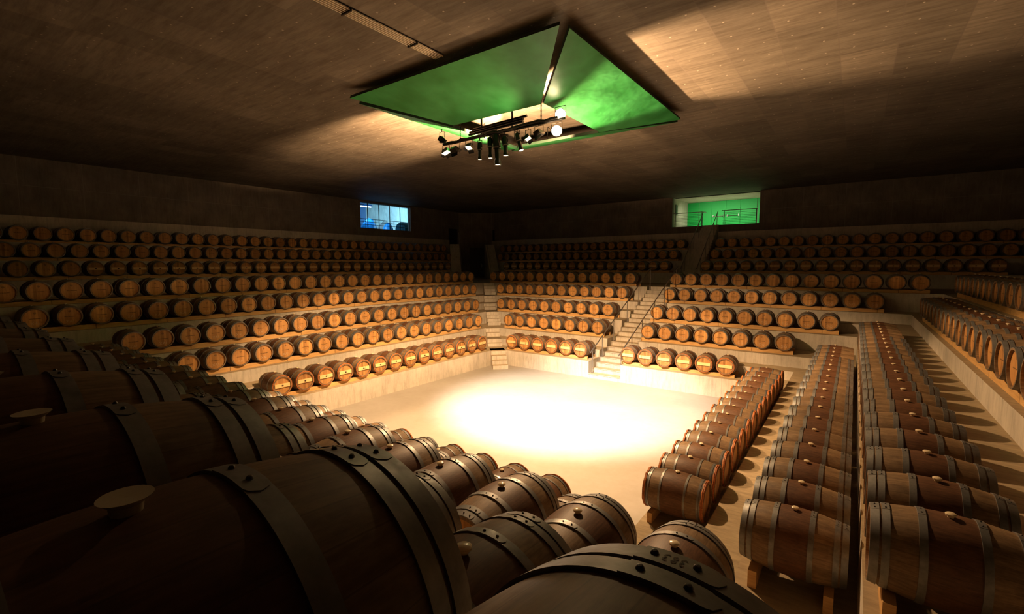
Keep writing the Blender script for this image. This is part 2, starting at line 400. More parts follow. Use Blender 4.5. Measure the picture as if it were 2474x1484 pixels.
mb = MB(); mb.box(WXA, WXC, WYD-T, WYD, SH[4]-.1, ZC); struct('wall_near', shift(mb).mesh('wall_near', M_WALL, False))
# splayed wall across the far left corner, with its dark door
cx, cy = -38.55, 45.3; dx, dy = 1/math.sqrt(2), 1/math.sqrt(2)
def diag_box(mb, s0, s1, t0, t1, z0, z1, c=(cx, cy)):
    # s along (+x,+y), t towards the corner (-x,+y)
    def P(s_, t_): return (c[0]+(s_-t_)*dx, c[1]+(s_+t_)*dy)
    poly = [P(s0, t0), P(s1, t0), P(s1, t1), P(s0, t1)]
    b = prism(poly, z0, z1); mb.add(b, Matrix.Identity(4))
mb = MB(); diag_box(mb, -2.3, -0.85, 0, .3, SH[4], ZC); diag_box(mb, .85, 2.3, 0, .3, SH[4], ZC); diag_box(mb, -.85, .85, 0, .3, 2.1, ZC)
struct('wall_corner', shift(mb).mesh('wall_corner', M_WALL, False))
M_DOOR = plain('near_black_door', (0.012, 0.011, 0.010), 0.5)
mb = MB(); diag_box(mb, -.85, .85, .12, .2, SH[4], 2.1); d1 = struct('door_1', shift(mb).mesh('door_1', M_DOOR, False))
mb = MB(); diag_box(mb, .6, .66, .04, .12, SH[4]+1.3, SH[4]+1.7); link('door_handle', shift(mb).mesh('door_handle', M_STEEL, False), d1)
# stairs -----------------------------------------------------------------
STEP = (SH[4]+6.5)/20
mb = MB()
for k in range(20):
    y0 = 24.0+k*0.505; z1 = -6.5+STEP*(k+1)
    mb.box(SX0, SX1, y0, 33.95, z1-STEP, z1-0.035)
    mb.box(SX0, SX1, y0-0.025, 33.95, z1-0.035, z1)
struct('stair', shift(mb).mesh('stair', M_TIER, False))
mb = MB(); n = 21; rise = (LAN[2]-SH[4])/n
for k in range(n):
    y0 = 40.0+k*0.326; mb.box(TX0, TX1, y0, WYB, SH[4]+rise*k, SH[4]+rise*(k+1))
struct('stair', shift(mb).mesh('stair', M_TIER, False))
# corner stair of the arena: boxes of steps before each riser, along the diagonal
def diag_steps(q_lo, z_lo, q_hi, z_hi, n, wd=0.95, tread=0.42):
    cc = (q_hi[0]+0.225, q_hi[1]-0.225); mb = MB()
    for k in range(n):
        z1 = z_lo+(z_hi-z_lo)*(k+1)/(n+0)
        diag_box(mb, -wd/2, wd/2, -(n-k)*tread, 0.6, z1-(z_hi-z_lo)/n, z1, cc)
    return mb
seq = [(z1, q) for z0, z1, k, q in RINGS]
prev = -6.5; mb = MB()
for (z1, q), n, tr in zip(seq, (4, 2, 2, 4, 2, 2, 4), (0.36, 0.36, 0.3, 0.36, 0.36, 0.3, 0.36)):
    m_ = diag_steps(None, prev, q[:2], z1, n-0, 0.95, tr)
    mb.add(m_, Matrix.Identity(4)); prev = z1
struct('stair', shift(mb).mesh('stair', M_TIER, False))
# two dark diagonal stairs in the open corner
for s0, s1 in ((SA, SA+1.5), (SB_-1.5, SB_)):
    mb = MB(); n = 17
    for k in range(n):
        t0 = k*0.36
        c0 = ((s0+s1)/2-73.2)/2, ((s0+s1)/2+73.2)/2 if s0 < 5 else 0
        if s0 < 5: c0 = (((s0+s1)/2-69.9)/2, ((s0+s1)/2+69.9)/2)
        else: c0 = (((s0+s1)/2-71.6)/2, ((s0+s1)/2+71.6)/2)
        h = (s1-s0)/2/math.sqrt(2)
        diag_box(mb, -h, h, t0, 7.3, SH[4]+k*0.235, SH[4]+(k+1)*0.235, c0)
    struct('stair', shift(mb).mesh('stair', M_TIER, False))
# doors at the top of the two dark stairs
mb = MB(); mb.box(WXA, WXA+.12, 41.9, 43.3, 2.35, 4.35); struct('door_2', shift(mb).mesh('door_2', M_DOOR, False))
mb = MB(); mb.box(-38.2, -36.9, WYB-.12, WYB, 2.35, 4.35); struct('door_3', shift(mb).mesh('door_3', M_DOOR, False))

# ---------------------------------------------------------------- green landing behind the far wall
M_GREEN = plain('green_lacquer', (0.003, 0.30, 0.050), 0.5, 0.3)
M_SIDE = concrete('landing_concrete', (0.62, 0.58, 0.48), (0.50, 0.46, 0.38))
mb = MB(); x0, x1, z0, z1 = LAN; yb_ = 52.0
mb.box(x0-.3, x0, WYB+T, yb_, z0-.3, z1+.3); mb.box(x1, x1+.3, WYB+T, yb_, z0-.3, z1+.3)
mb.box(x0-.3, x1+.3, yb_+.12, yb_+.4, z0-.3, z1+.3); mb.box(x0, x1, WYB+T, yb_+.12, z0-.3, z0); mb.box(x0, x1, WYB+T, yb_+.12, z1, z1+.3)
struct('landing_room', shift(mb).mesh('landing_room', M_SIDE, False))
for a, b in ((x0, -13.6), (-13.57, -12.3), (-9.6, -8.1), (-8.07, x1)):
    mb = MB(); mb.box(a+.012, b-.012, yb_, yb_+.1, z0, z1-.02)
    struct('wall_panel', shift(mb).mesh('wall_panel', M_GREEN, False))
for a, b, nm in ((-12.3, -10.95, 'door_4'), (-10.95, -9.6, 'door_5')):
    mb = MB(); mb.box(a+.012, b-.012, yb_-.02, yb_+.1, z0, z1-.02)
    d = struct(nm, shift(mb).mesh(nm, M_GREEN, False))
    mb = MB(); s_ = 1 if nm == 'door_4' else -1
    mb.tube([(a+.15, yb_-.12, z0+1.28), (b-.1, yb_-.12, z0+1.28)], .03); mb.box(a+.12, a+.2, yb_-.12, yb_-.02, z0+1.2, z0+1.4); mb.box(b-.18, b-.1, yb_-.12, yb_-.02, z0+1.2, z0+1.4)
    o = link('push_bar', shift(mb).mesh('push_bar', M_STEEL), d); o['label'] = 'steel push bar'
t = thing('fire_cabinet', 'small grey-green metal box on the pale side wall of the green landing', 'wall box', V(x0, 47.9, z0+1.3))
mb = MB(); mb.box(0, .1, -.3, .3, 0, .95); link('cabinet_body', mb.mesh('cabinet_body', plain('box_grey', (0.17, 0.22, 0.18)), False), t)
mb = MB(); mb.box(.1, .115, -.26, .26, .04, .91); link('cabinet_door', mb.mesh('cabinet_door', plain('box_door', (0.13, 0.19, 0.15)), False), t)
# ---------------------------------------------------------------- cold room behind the left wall
M_BLUEWALL = concrete('cold_room_concrete', (0.42, 0.47, 0.47), (0.30, 0.35, 0.36))
M_BLUE = plain('blue_panel', (0.01, 0.10, 0.28), 0.5)
M_TARP = plain('blue_plastic_sheet', (0.02, 0.30, 0.80), 0.35)
y0, y1, z0, z1 = WIN; xb = -47.5
mb = MB(); mb.box(xb-.3, xb, y0-5, y1+9, z0-2.3, z1+1.3); mb.box(xb, WXA-T, y0-5, y1+9, z0-2.3, z0-2); mb.box(xb, WXA-T, y0-5, y1+9, z1+1.0, z1+1.3)
mb.box(xb, WXA-T, y1+8.7, y1+9, z0-2, z1+1.0)
struct('cold_room', shift(mb).mesh('cold_room', M_BLUEWALL, False))
mb = MB(); mb.box(xb, WXA-T, y0-5, y0-4.8, z0-2, z1+1.0); mb.box(xb, xb+.1, y0-4.8, y0+6.1, z0-2, z1+1.0); struct('wall_panel', shift(mb).mesh('wall_panel', M_BLUE, False))
M_GLASS = Mat('clear_glass', rough=0.0); M_GLASS.b.inputs['Transmission Weight'].default_value = 1.0; M_GLASS.b.inputs['IOR'].default_value = 1.02; M_GLASS.color((0.75, 0.93, 1.0)); M_GLASS = M_GLASS.m
wf = MB(); wd = .03
for k in range(1, 5):
    yy = y0+(y1-y0)*(k)/5-.35+.1*k; wf.box(WXA-.32, WXA-.24, yy-.02, yy+.02, z0, z1)
wf.box(WXA-.34, WXA-.22, y0, y1, z0, z0+.03); wf.box(WXA-.34, WXA-.22, y0, y1, z1-.03, z1); wf.box(WXA-.34, WXA-.22, y0, y0+.03, z0, z1); wf.box(WXA-.34, WXA-.22, y1-.03, y1, z0, z1)
wn_ = struct('window_1', shift(wf).mesh('window_1', plain('dark_frame', (0.01, 0.015, 0.02)), False))
mb = MB(); mb.box(WXA-.30, WXA-.28, y0, y1, z0, z1); link('window_glass', shift(mb).mesh('window_glass', M_GLASS, False), wn_)
# railing behind the glass
t = thing('railing', 'dark steel railing seen through the blue-lit window in the left wall', 'railing', V(WXA-1.6, y0-1, z0-2))
mb = MB()
for h in (3.1, 2.8, 2.5): mb.tube([(0, 0, h), (0, 9.5, h)], .028, 6)
link('rail', mb.mesh('rail', M_BLACK), t)
for k in range(8):
    mb = MB(); mb.tube([(0, .3+k*1.25, 0), (0, .3+k*1.25, 3.1)], .03, 6); link('post', mb.mesh('post', M_BLACK), t)
def heap(label, name, cat, x, y, zb, rx, ry, h, mat, seed):
    mb = MB(); n, mm = 20, 9; rnd_ = random.Random(seed)
    for j in range(mm+1):
        a = j/mm*PI/2
        for i in range(n):
            b_ = 2*PI*i/n; f = 1+rnd_.uniform(-.10, .10)
            mb.v.append((math.cos(b_)*rx*math.cos(a)*f, math.sin(b_)*ry*math.cos(a)*f, math.sin(a)*h*(1+rnd_.uniform(-.04, .04))))
    for j in range(mm):
        for i in range(n): mb.face((j*n+i, j*n+(i+1) % n, (j+1)*n+(i+1) % n, (j+1)*n+i))
    mb.face([n-1-i for i in range(n)])
    tag(link(name, mb.mesh(name, mat, True, sharp=50), None, V(x, y, zb)), label, cat)
heap('crumpled bright blue plastic sheet heaped behind the window railing, at its left', 'plastic_sheet', 'sheet', -43.6, 33.0, z0-2, .9, 1.3, 3.35, M_TARP, 1)
heap('low rumpled blue sheet behind the window railing beside the tallest blue heap', 'plastic_sheet', 'sheet', -43.2, 35.3, z0-2, .8, 0.9, 3.0, M_TARP, 2)
heap('pale grey covered load behind the middle of the window railing', 'covered_pallet', 'pallet', -45.8, 37.0, z0-2, .9, 1.6, 3.45, plain('grey_cover', (0.45, 0.5, 0.5)), 3)
t = thing('wine_press', 'dark rounded machine with a blue drum at the right end of the blue window', 'machine', V(-43.0, 38.0, z0-2))
mb = MB(); mb.lathe([(0.0, -1.2), (.85, -1.15), (.95, -.9), (.95, .9), (.85, 1.15), (0.0, 1.2)], 24, 'Y'); mb.v = [(a, b_, c_+2.3) for a, b_, c_ in mb.v]
link('drum', mb.mesh('drum', plain('dark_teal', (0.01, 0.05, 0.07), 0.3)), t)
mb = MB(); mb.box(-.7, .7, -1.1, 1.1, .0, 1.5); link('base', mb.mesh('base', M_TARP, False), t)
t = thing('ceiling_lamp', 'white fluorescent tube in the top left corner of the blue window', 'lamp', V(-44.5, 32.2, 6.45))
mb = MB(); mb.box(-.12, .12, -1.0, 1.9, .1, .3); link('lamp_body', mb.mesh('lamp_body', M_BLUE, False), t)
mb = MB(); mb.tube([(0, -.9, .04), (0, 1.8, .04)], .07, 8); link('tube', mb.mesh('tube', emit('tube_light', (0.85, 0.95, 1.0), 3.0)), t)

# ---------------------------------------------------------------- ceiling: acoustic panels, grille
M_PANEL = Mat('green_stained_panel', rough=0.42, spec=0.4)
_p = M_PANEL.pos(); _n = M_PANEL.noise(M_PANEL.mapping(_p, (1, 1, 1)), 1.3, 3, 0.5)
M_PANEL.color(M_PANEL.ramp(_n, [(0.35, (0.014, 0.17, 0.034)), (0.68, (0.036, 0.27, 0.075))])); M_PANEL.bump(_n, 0.5, 0.05); M_PANEL = M_PANEL.m
M_EDGE = plain('dark_panel_edge', (0.01, 0.03, 0.015), 0.5)
zo, zi = 6.1, 5.3; ox0, ox1, oy0, oy1 = -15.3, -6.3, 10.9, 20.8; ix0, ix1, iy0, iy1 = -12.8, -8.6, 13.6, 17.9; g = 0.13
PN = [('nearest', [(ox0, oy0, zo), (ox1-g, oy0, zo), (ix1-g, iy0, zi), (ix0+.12, iy0, zi)]),
      ('right', [(ox1, oy0+.3, zo), (ox1, oy1, zo), (ix1, iy1-.1, zi), (ix1, iy0-.02, zi)]),
      ('far', [(ox1-g, oy1, zo-.08), (ox0+g, oy1, zo-.08), (ix0+g, iy1, zi+.02), (ix1-g, iy1, zi+.02)]),
      ('left', [(ox0, oy1-.4, zo-.10), (ox0, oy0+.4, zo-.10), (ix0, iy0+.1, zi-.03), (ix0, iy1, zi-.03)])]
LB = {'nearest': 'large green ceiling panel on the left, nearest the viewer, whole underside showing', 'right': 'green ceiling panel right of the gap, brightly lit by the lamps',
      'far': 'green ceiling panel on the far side, seen as a thin lit strip', 'left': 'green ceiling panel on the left side, seen almost edge-on as a dark strip'}
for nm, q in PN:
    t = thing('ceiling_panel', LB[nm], 'ceiling panel', (0, 0, 0), 0, 'green panels hung in a square below the ceiling')
    a = [Vector(v) for v in q]; nrm = (a[1]-a[0]).cross(a[2]-a[0]).normalized(); nrm *= (1 if nrm.z > 0 else -1)
    mb = MB(); th = 0.11; mb.v = [tuple(v) for v in a]+[tuple(v+nrm*th) for v in a]
    mb.face((0, 1, 2, 3)); me = shift(mb).mesh('panel_face', M_PANEL, False); link('panel_face', me, t)
    mb = MB(); mb.v = [tuple(v+nrm*.004) for v in a]+[tuple(v+nrm*th) for v in a]
    mb.face((4, 5, 6, 7)); mb.face((3, 2, 1, 0))
    for i in range(4): j = (i+1) % 4; mb.face((i, j, 4+j, 4+i))
    link('panel_frame', shift(mb).mesh('panel_frame', M_EDGE, False), t)
    c_ = sum(a, Vector())/4
    for f in (0.3, 0.7):
        p_ = a[0].lerp(a[1], f)*.5+a[3].lerp(a[2], f)*.5
        mb = MB(); mb.tube([p_+nrm*th, (p_.x, p_.y, ZC)], .018, 6); link('hanger', shift(mb).mesh('hanger', M_BLACK), t)
t = thing('ceiling_grille', 'long slotted linear grille in the ceiling, ending at the green panel', 'ceiling grille', V(-10.72, 2.0, ZC))
mb = MB(); mb.box(-.19, .19, 0, 8.9, -.035, -.03); 
link('backing', mb.mesh('backing', M_RUBBER, False), t)
for k in range(5):
    mb = MB(); xx = -.16+k*.08; mb.box(xx-.009, xx+.009, 0, 8.9, -.075, -.035); link('slat', mb.mesh('slat', plain('slat_metal', (0.75, 0.66, 0.5), 0.4), False), t)
for k in range(4):
    mb = MB(); mb.box(-.2, .2, 1.2+k*2.2, 1.24+k*2.2, -.108, -.03); link('joint', mb.mesh('joint', M_BLACK, False), t)

# ---------------------------------------------------------------- lighting rig
RY, RZ = 13.9, 4.72
t = thing('lighting_bar', 'long black lighting bar with cables, hung by chains under the green panels', 'lighting bar', V(-10.8, RY, RZ))
mb = MB(); mb.tube([(-2.6, -.12, 0), (2.75, .12, .12)], .05, 10); link('bar', mb.mesh('bar', M_BLACK), t)
mb = MB(); rr = random.Random(3); pts = [(-2.4+i*.25, -.1+rr.uniform(-.03, .03), .03+rr.uniform(-.03, .03)+i*.005) for i in range(21)]; mb.tube(pts, .045, 6)
pts = [(-1.9+i*.22, .02+rr.uniform(-.03, .03), .07+rr.uniform(-.03, .03)+i*.005) for i in range(18)]; mb.tube(pts, .035, 6)
link('cable', mb.mesh('cable', M_RUBBER), t)
for xx in (-1.8, 1.9):
    mb = MB(); n = 9; base = .12 if xx > 0 else .0
    for k in range(n):
        z_ = base+.03+k*.085; a = (k % 2)*PI/2; ring_ = []
        for i in range(9):
            b_ = 2*PI*i/8; ring_.append((xx+math.cos(b_)*.022*math.cos(a), math.cos(b_)*.022*math.sin(a), z_+math.sin(b_)*.052))
        mb.tube(ring_, .009, 5, False)
    mb.tube([(xx, 0, base+.8), (xx, 0, ZC-RZ-.03)], .011, 6); link('chain', mb.mesh('chain', M_BLACK), t)
for i, (xa_, xb_, dz) in enumerate(((-1.55, 1.0, .28), (-1.6, .95, .40), (-1.5, 1.02, .52))):
    mb = MB(); mb.tube([(xa_, .22+.1*i, dz), (xb_, .22+.1*i, dz+.06)], .05, 8)
    o = link('pipe', mb.mesh('pipe', M_BLACK), t)
for xx in (-1.0, .45):
    mb = MB(); mb.box(xx-.03, xx+.03, .1, .5, .15, .19); mb.box(xx-.03, xx+.03, .3, .34, .15, 1.25); link('bracket', mb.mesh('bracket', M_BLACK, False), t)
HOT = emit('lit_lens', (1.0, 0.74, 0.42), 60.0); WARMLENS = emit('glowing_lens', (1.0, 0.72, 0.42), 9.0); DIMLENS = emit('dim_lens', (1.0, 0.7, 0.42), 1.5)
def px_at(x, y, Y):                   # a sight line of the photograph met with the plane of the rig
    f = 1132.44; d = FW+RT*((x-1237)/f)-UP*((y-742)/f); return d*(Y/d.y)
def tilt_m(mb, dirv):
    q = Vector((0, 0, -1)).rotation_difference(Vector(dirv).normalized()).to_matrix().to_4x4()
    mb.v = [tuple(q @ Vector(v)) for v in mb.v]; return mb
def profile_spot(px, py0, py1, dirv, lens, label, s=1.0):
    p0 = px_at(px, py0, RY); p1 = px_at(px, py1, RY); Ls = (p0-p1).length
    t = thing('stage_spotlight', label, 'spotlight', V(*p0), 0, 'stage lights hung from the lighting bar')
    r = .095*s
    mb = MB(); mb.lathe([(0, .02), (r*.75, 0), (r*1.1, -Ls*.08), (r*1.15, -Ls*.42), (r*.8, -Ls*.47), (r*.8, -Ls*.80), (r*1.0, -Ls*.86), (r*1.05, -Ls)], 16, 'Z')
    mb.box(-r*1.25, r*1.25, -.02, .02, -Ls*.46, -Ls*.43); link('housing', tilt_m(mb, dirv).mesh('housing', M_BLACK), t)
    mb = MB(); mb.lathe([(r*1.17, -Ls*.455), (r*1.17, -Ls*.475)], 16, 'Z'); mb.lathe([(r*1.07, -Ls*.98), (r*1.07, -Ls)], 16, 'Z'); link('rim', tilt_m(mb, dirv).mesh('rim', M_LAMPRIM), t)
    mb = MB(); mb.lathe([(0, -Ls*.965), (r*.92, -Ls*.97)], 16, 'Z'); link('lens', tilt_m(mb, dirv).mesh('lens', lens), t)
    mb = MB(); mb.tube([(-r*1.3, 0, -Ls*.3), (-r*1.3, 0, .06), (r*1.3, 0, .06), (r*1.3, 0, -Ls*.3)], .014, 6); mb.tube([(0, 0, .06), (0, 0, .16)], .02, 6); link('yoke', mb.mesh('yoke', M_BLACK), t)
    return t
def flood(px, py, dirv, lens, label, w_=.17, h_=.11, name='flood_lamp', Y=None):
    p0 = px_at(px, py, Y or RY)
    t = thing(name, label, 'flood lamp', V(*p0), 0, 'stage lights hung from the lighting bar')
    mb = MB(); b0 = len(mb.v)
    mb.v += [(-w_*.7, -h_*.7, .18), (w_*.7, -h_*.7, .18), (w_*.7, h_*.7, .18), (-w_*.7, h_*.7, .18), (-w_, -h_, 0), (w_, -h_, 0), (w_, h_, 0), (-w_, h_, 0)]
    mb.face((0, 1, 2, 3))
    for i in range(4): j = (i+1) % 4; mb.face((i, j, 4+j, 4+i))
    link('housing', tilt_m(mb, dirv).mesh('housing', M_BLACK, False), t)
    mb = MB(); mb.box(-w_*.93, w_*.93, -h_*.9, h_*.9, .015, .03); link('lens', tilt_m(mb, dirv).mesh('lens', lens, False), t)
    for sx, sy in ((0, -1), (0, 1), (-1, 0), (1, 0)):
        mb = MB()
        if sy: mb.v = [(-w_, sy*h_, 0), (w_, sy*h_, 0), (w_*.85, sy*h_*1.9, -.09), (-w_*.85, sy*h_*1.9, -.09)]
        else: mb.v = [(sx*w_, -h_, 0), (sx*w_, h_, 0), (sx*w_*1.3, h_*.8, -.07), (sx*w_*1.3, -h_*.8, -.07)]
        mb.v += [(a+.004, b_+.004, c_+.004) for a, b_, c_ in mb.v]; mb.face((0, 1, 2, 3)); mb.face((7, 6, 5, 4))
        for i in range(4): j = (i+1) % 4; mb.face((i, 4+i, 4+j, j))
        link('barn_door', tilt_m(mb, dirv).mesh('barn_door', M_BLACK, False), t)
    mb = MB(); mb.tube([(-w_*1.15, 0, .08), (-w_*1.15, 0, .3), (w_*1.15, 0, .3), (w_*1.15, 0, .08)], .012, 6); mb.tube([(0, 0, .3), (0, 0, .42)], .016, 6); link('yoke', mb.mesh('yoke', M_BLACK), t)
    return t
flood(1068, 338, (-.6, -.1, .35), DIMLENS, 'black flood lamp tilted upward at the left tip of the lighting bar', .11, .08)
flood(1078, 370, (.35, -.2, -1), WARMLENS, 'lit flood lamp hanging lowest at the left end of the lighting bar')
flood(1100, 366, (.1, .6, -.6), DIMLENS, 'wide black flood lamp beside the lit one at the bar left end', .19, .10)
flood(1133, 358, (0, -.5, -1), WARMLENS, 'flood lamp with open flaps, fourth from the left end', .15, .11)
profile_spot(1159, 344, 386, (0, 0, -1), WARMLENS, 'short slim spotlight, leftmost of the long tube-shaped ones', .85)
profile_spot(1184, 332, 383, (.02, 0, -1), WARMLENS, 'tube-shaped spotlight just left of the longest one', .95)
profile_spot(1199, 322, 400, (.06, 0, -1), WARMLENS, 'longest and lowest-hanging black tube spotlight, middle of the bar', 1.25)
profile_spot(1220, 330, 377, (.06, 0, -1), WARMLENS, 'tube-shaped spotlight just right of the longest one', 1.05)
profile_spot(1249, 322, 368, (.30, 0, -1), WARMLENS, 'tube-shaped spotlight slanting to the right, last of the tube-shaped ones', .95)
flood(1276, 336, (.4, -.3, -.8), WARMLENS, 'small lit flood lamp right of the slanting spotlight', .10, .08)
flood(1302, 326, (.3, .4, -.7), DIMLENS, 'dark flood lamp with reflective flap, left of the glaring pair', .15, .10)
def glare(px, py, label, r=.17):
    p0 = px_at(px, py, RY+.1); t = thing('flood_lamp', label, 'flood lamp', V(*p0), 0, 'stage lights hung from the lighting bar')
    dv = Vector((.55, -.8, -.12))
    mb = MB(); mb.lathe([(0, .22), (r*.8, .2), (r*1.1, .0), (r*1.1, -.02)], 20, 'Z'); link('housing', tilt_m(mb, dv).mesh('housing', M_BLACK), t)
    mb = MB(); mb.lathe([(0, -.03), (r*.6, -.02), (r, 0)], 20, 'Z'); link('lens', tilt_m(mb, dv).mesh('lens', HOT), t)
    mb = MB(); mb.tube([(-r*1.2, 0, 0), (-r*1.2, 0, .25), (r*1.2, 0, .25), (r*1.2, 0, 0)], .012, 6); link('yoke', mb.mesh('yoke', M_BLACK), t)
glare(1354, 276, 'upper of the two glaring lamps at the right end of the bar')
glare(1345, 316, 'lower of the two glaring lamps at the right end of the bar')

# ---------------------------------------------------------------- handrails
def handrail(label, x, a, b, posts, zfoot, grp):
    t = thing('handrail', label, 'handrail', V(0, 0, 0), 0, grp)
    (ya, za), (yb2, zb) = a, b
    mb = MB(); mb.tube([(x, ya-.12, za-.05), (x, ya, za), (x, yb2, zb)], .032, 10); link('rail', mb.mesh('rail', M_STEEL), t)
    for y_, h0 in posts:
        zt = za+(zb-za)*(y_-ya)/(yb2-ya); mb = MB(); mb.tube([(x, y_, h0), (x, y_, zt)], .026, 8)
        mb.box(x-.06, x+.06, y_-.06, y_+.06, h0, h0+.02); link('post', mb.mesh('post', M_STEEL), t)
def stz(y_): return -6.5+STEP*max(0, min(20, math.floor((y_-24.0)/0.505)+1))
def tier_z(y_):
    z = -6.5
    for z0, z1, k, q in RINGS:
        if y_ > q[1]: z = z1
    return z
grp = 'handrails beside the stair from the arena floor'
handrail('left handrail of the wide stair rising from the bright floor', SX0+.1, (24.15, -4.98), (33.75, -.22), [(y_, stz(y_)) for y_ in (24.3, 25.6, 27.2, 29.3, 31.3, 33.5)], 0, grp)
handrail('right handrail of the wide stair rising from the bright floor', SX1-.06, (23.95, -4.95), (34.0, -.2), [(y_, stz(y_)) for y_ in (24.2, 25.7, 27.3, 29.4, 31.3, 33.7)], 0, grp)
def stz2(y_): return SH[4]+rise*max(0, min(21, math.floor((y_-40.0)/0.326)+1))
grp = 'handrails beside the upper stair to the green landing'
P2 = [(y_, stz2(y_)) for y_ in (40.15, 41.1, 42.6, 43.7, 45.2, 46.3)]
handrail('left handrail of the upper stair climbing to the green landing', TX0+.08, (40.0, -.35), (46.6, 4.85), P2, 0, grp)
handrail('right handrail of the upper stair climbing to the green landing', TX1-.08, (40.0, -.35), (46.6, 4.85), P2, 0, grp)
def cable_rail(label, x0_, x1_, ret):
    t = thing('cable_railing', label, 'railing', V(0, 47.0, LAN[2]), 0, 'steel cable railings on the green landing')
    mb = MB(); mb.tube([(x0_, 0, 1.3), (x1_, 0, 1.3)]+([(x1_+.18, .5, 1.3)] if ret > 0 else []), .034, 8); link('top_rail', mb.mesh('top_rail', M_STEEL), t)
    for px_ in (x0_+.22, x1_-.05):
        mb = MB(); mb.tube([(px_, 0, -.12), (px_, 0, 1.3)], .034, 8); link('post', mb.mesh('post', M_STEEL), t)
    for k in range(8):
        mb = MB(); z_ = .12+k*.14; mb.tube([(x0_+.1, 0, z_), (x1_, 0, z_)], .012, 5); link('cable', mb.mesh('cable', M_STEEL), t)
cable_rail('steel cable railing left of the stair head, before the pale side wall', LAN[0]+.05, -11.95, 1)
cable_rail('steel cable railing right of the stair head, before the green panels', -10.25, LAN[1]-.2, 0)
for s0, X_, nm in ((SA+1.5, 0, 'left'), (SB_-1.5, 0, 'right')):
    d0 = 69.9 if nm == 'left' else 71.6
    pts = []
    for tt in (0.1, 6.2):
        off = math.sqrt(2)*tt; pts.append((((s0)-(d0+off))/2, ((s0)+(d0+off))/2, SH[4]+1.3+tt/0.36*0.235))
    t = thing('handrail', 'thin dark handrail on the unlit %s stair in the far corner' % nm, 'handrail', V(0, 0, 0), 0, 'handrails of the dark corner stairs')
    mb = MB(); mb.tube(pts, .03, 6); link('rail', mb.mesh('rail', M_STEEL), t)
    for f in (0.02, .5, .97):
        p_ = Vector(pts[0]).lerp(Vector(pts[1]), f); mb = MB(); mb.tube([p_, p_-Vector((0, 0, 1.2))], .025, 6); link('post', mb.mesh('post', M_STEEL), t)

# ---------------------------------------------------------------- barrels
HL, RH, RB = 0.633, 0.385, 0.465
def rad(t): return RH+(RB-RH)*(1-(t/HL)**2)
def staves(n, rings, seam=True):
    mb = MB(); ts = [-HL+2*HL*i/rings for i in range(rings+1)]
    prof = [(RH-.035, -HL+.055), (RH-.035, -HL)]+[(rad(t), t) for t in ts]+[(RH-.035, HL), (RH-.035, HL-.055)]
    mb.lathe(prof, n, 'Y', 0, [p[1] for p in prof]); return mb
def disc(side, n=24, r=RH-.03):
    mb = MB(); y_ = side*(HL-.05); mb.v.append((0, y_, 0))
    for k in range(n): a = 2*PI*k/n; mb.v.append((math.cos(a)*r, y_, math.sin(a)*r))
    for k in range(n):
        a, b_ = 1+k, 1+(k+1) % n; pa, pb = mb.v[a], mb.v[b_]
        mb.face((0, a, b_), ((0, 0), (pa[0], pa[2]), (pb[0], pb[2])))
    return mb
def hoop(t0, t1, n, th=.010, lap=False):
    mb = MB(); e = .0015
    mb.lathe([(rad(t0)-.002, t0), (rad(t0)+th, t0), (rad(t1)+th, t1), (rad(t1)-.002, t1)], n, 'Y')
    return mb
def lapjoint(t0, t1, ang):
    # the overlapping end of a hoop: a thicker rounded tab over the top
    mb = MB(); m_ = 16; span = .40
    for i in range(m_+1):
        a = ang+span*i/m_; k = i/m_; wd_ = 1.0 if k < .82 else math.sqrt(max(0, 1-((k-.82)/.18)**2))
        tc = (t0+t1)/2; hw = (t1-t0)/2*max(wd_, .05)
        for tt, rr in ((tc-hw, rad(tc-hw)+.010), (tc-hw, rad(tc-hw)+.0125), (tc+hw, rad(tc+hw)+.0125), (tc+hw, rad(tc+hw)+.010)):
            mb.v.append((math.sin(a)*rr, tt, math.cos(a)*rr))
    for i in range(m_):
        for j in range(4): k = (j+1) % 4; mb.face((4*i+j, 4*i+k, 4*i+4+k, 4*i+4+j))
    mb.face((0, 1, 2, 3)); b_ = 4*m_; mb.face((b_+3, b_+2, b_+1, b_)); return mb
def rivets(t0, t1, ang):
    out = []; tc = (t0+t1)/2
    for da in (.07, .27):
        mb = MB(); a = ang+da; nrm = Vector((math.sin(a), 0, math.cos(a))); c = nrm*(rad(tc)+.0135)+Vector((0, tc, 0))
        s_ = MB(); s_.lathe([(.0, .008), (.005, .007), (.008, .003), (.009, -.002)], 10, 'Z')
        mb.add(s_, Matrix.Translation(c) @ Vector((0, 0, 1)).rotation_difference(nrm).to_matrix().to_4x4())
        out.append(mb)
    return out
HOOPS = [(.557, .633), (.471, .536), (.190, .255)]
HOOPS2 = [(.545, .585), (.495, .535), (.235, .275)]
def bung_mb(kind):
    mb = MB()
    if kind == 'cup': mb.lathe([(0, RB-.01), (.027, RB-.01), (.031, RB+.018), (.046, RB+.031), (.049, RB+.034), (.036, RB+.033), (0, RB+.030)], 28, 'Z')
    else: mb.lathe([(0, RB-.02), (.026, RB-.02), (.026, RB+.016), (.044, RB+.020), (.046, RB+.034), (.034, RB+.043), (0, RB+.045)], 16, 'Z')
    return mb
def bar_mb(side):
    mb = MB(); y_ = side*(HL-.05); a, b_ = sorted((y_, y_+side*.045)); mb.box(-.315, .315, a, b_, -.075, .075); return mb
def willow_mb(side, n):
    mb = MB()
    for j, t in enumerate((.608, .585)):
        pts = []
        for k in range(n+1):
            a = 2*PI*k/n; rr = rad(t)+.014+.006*math.sin(a*9+j*2); pts.append((math.sin(a)*rr, side*(t+.006*math.cos(a*13+j)), math.cos(a)*rr))
        mb.tube(pts, .020, 5, False)
    return mb
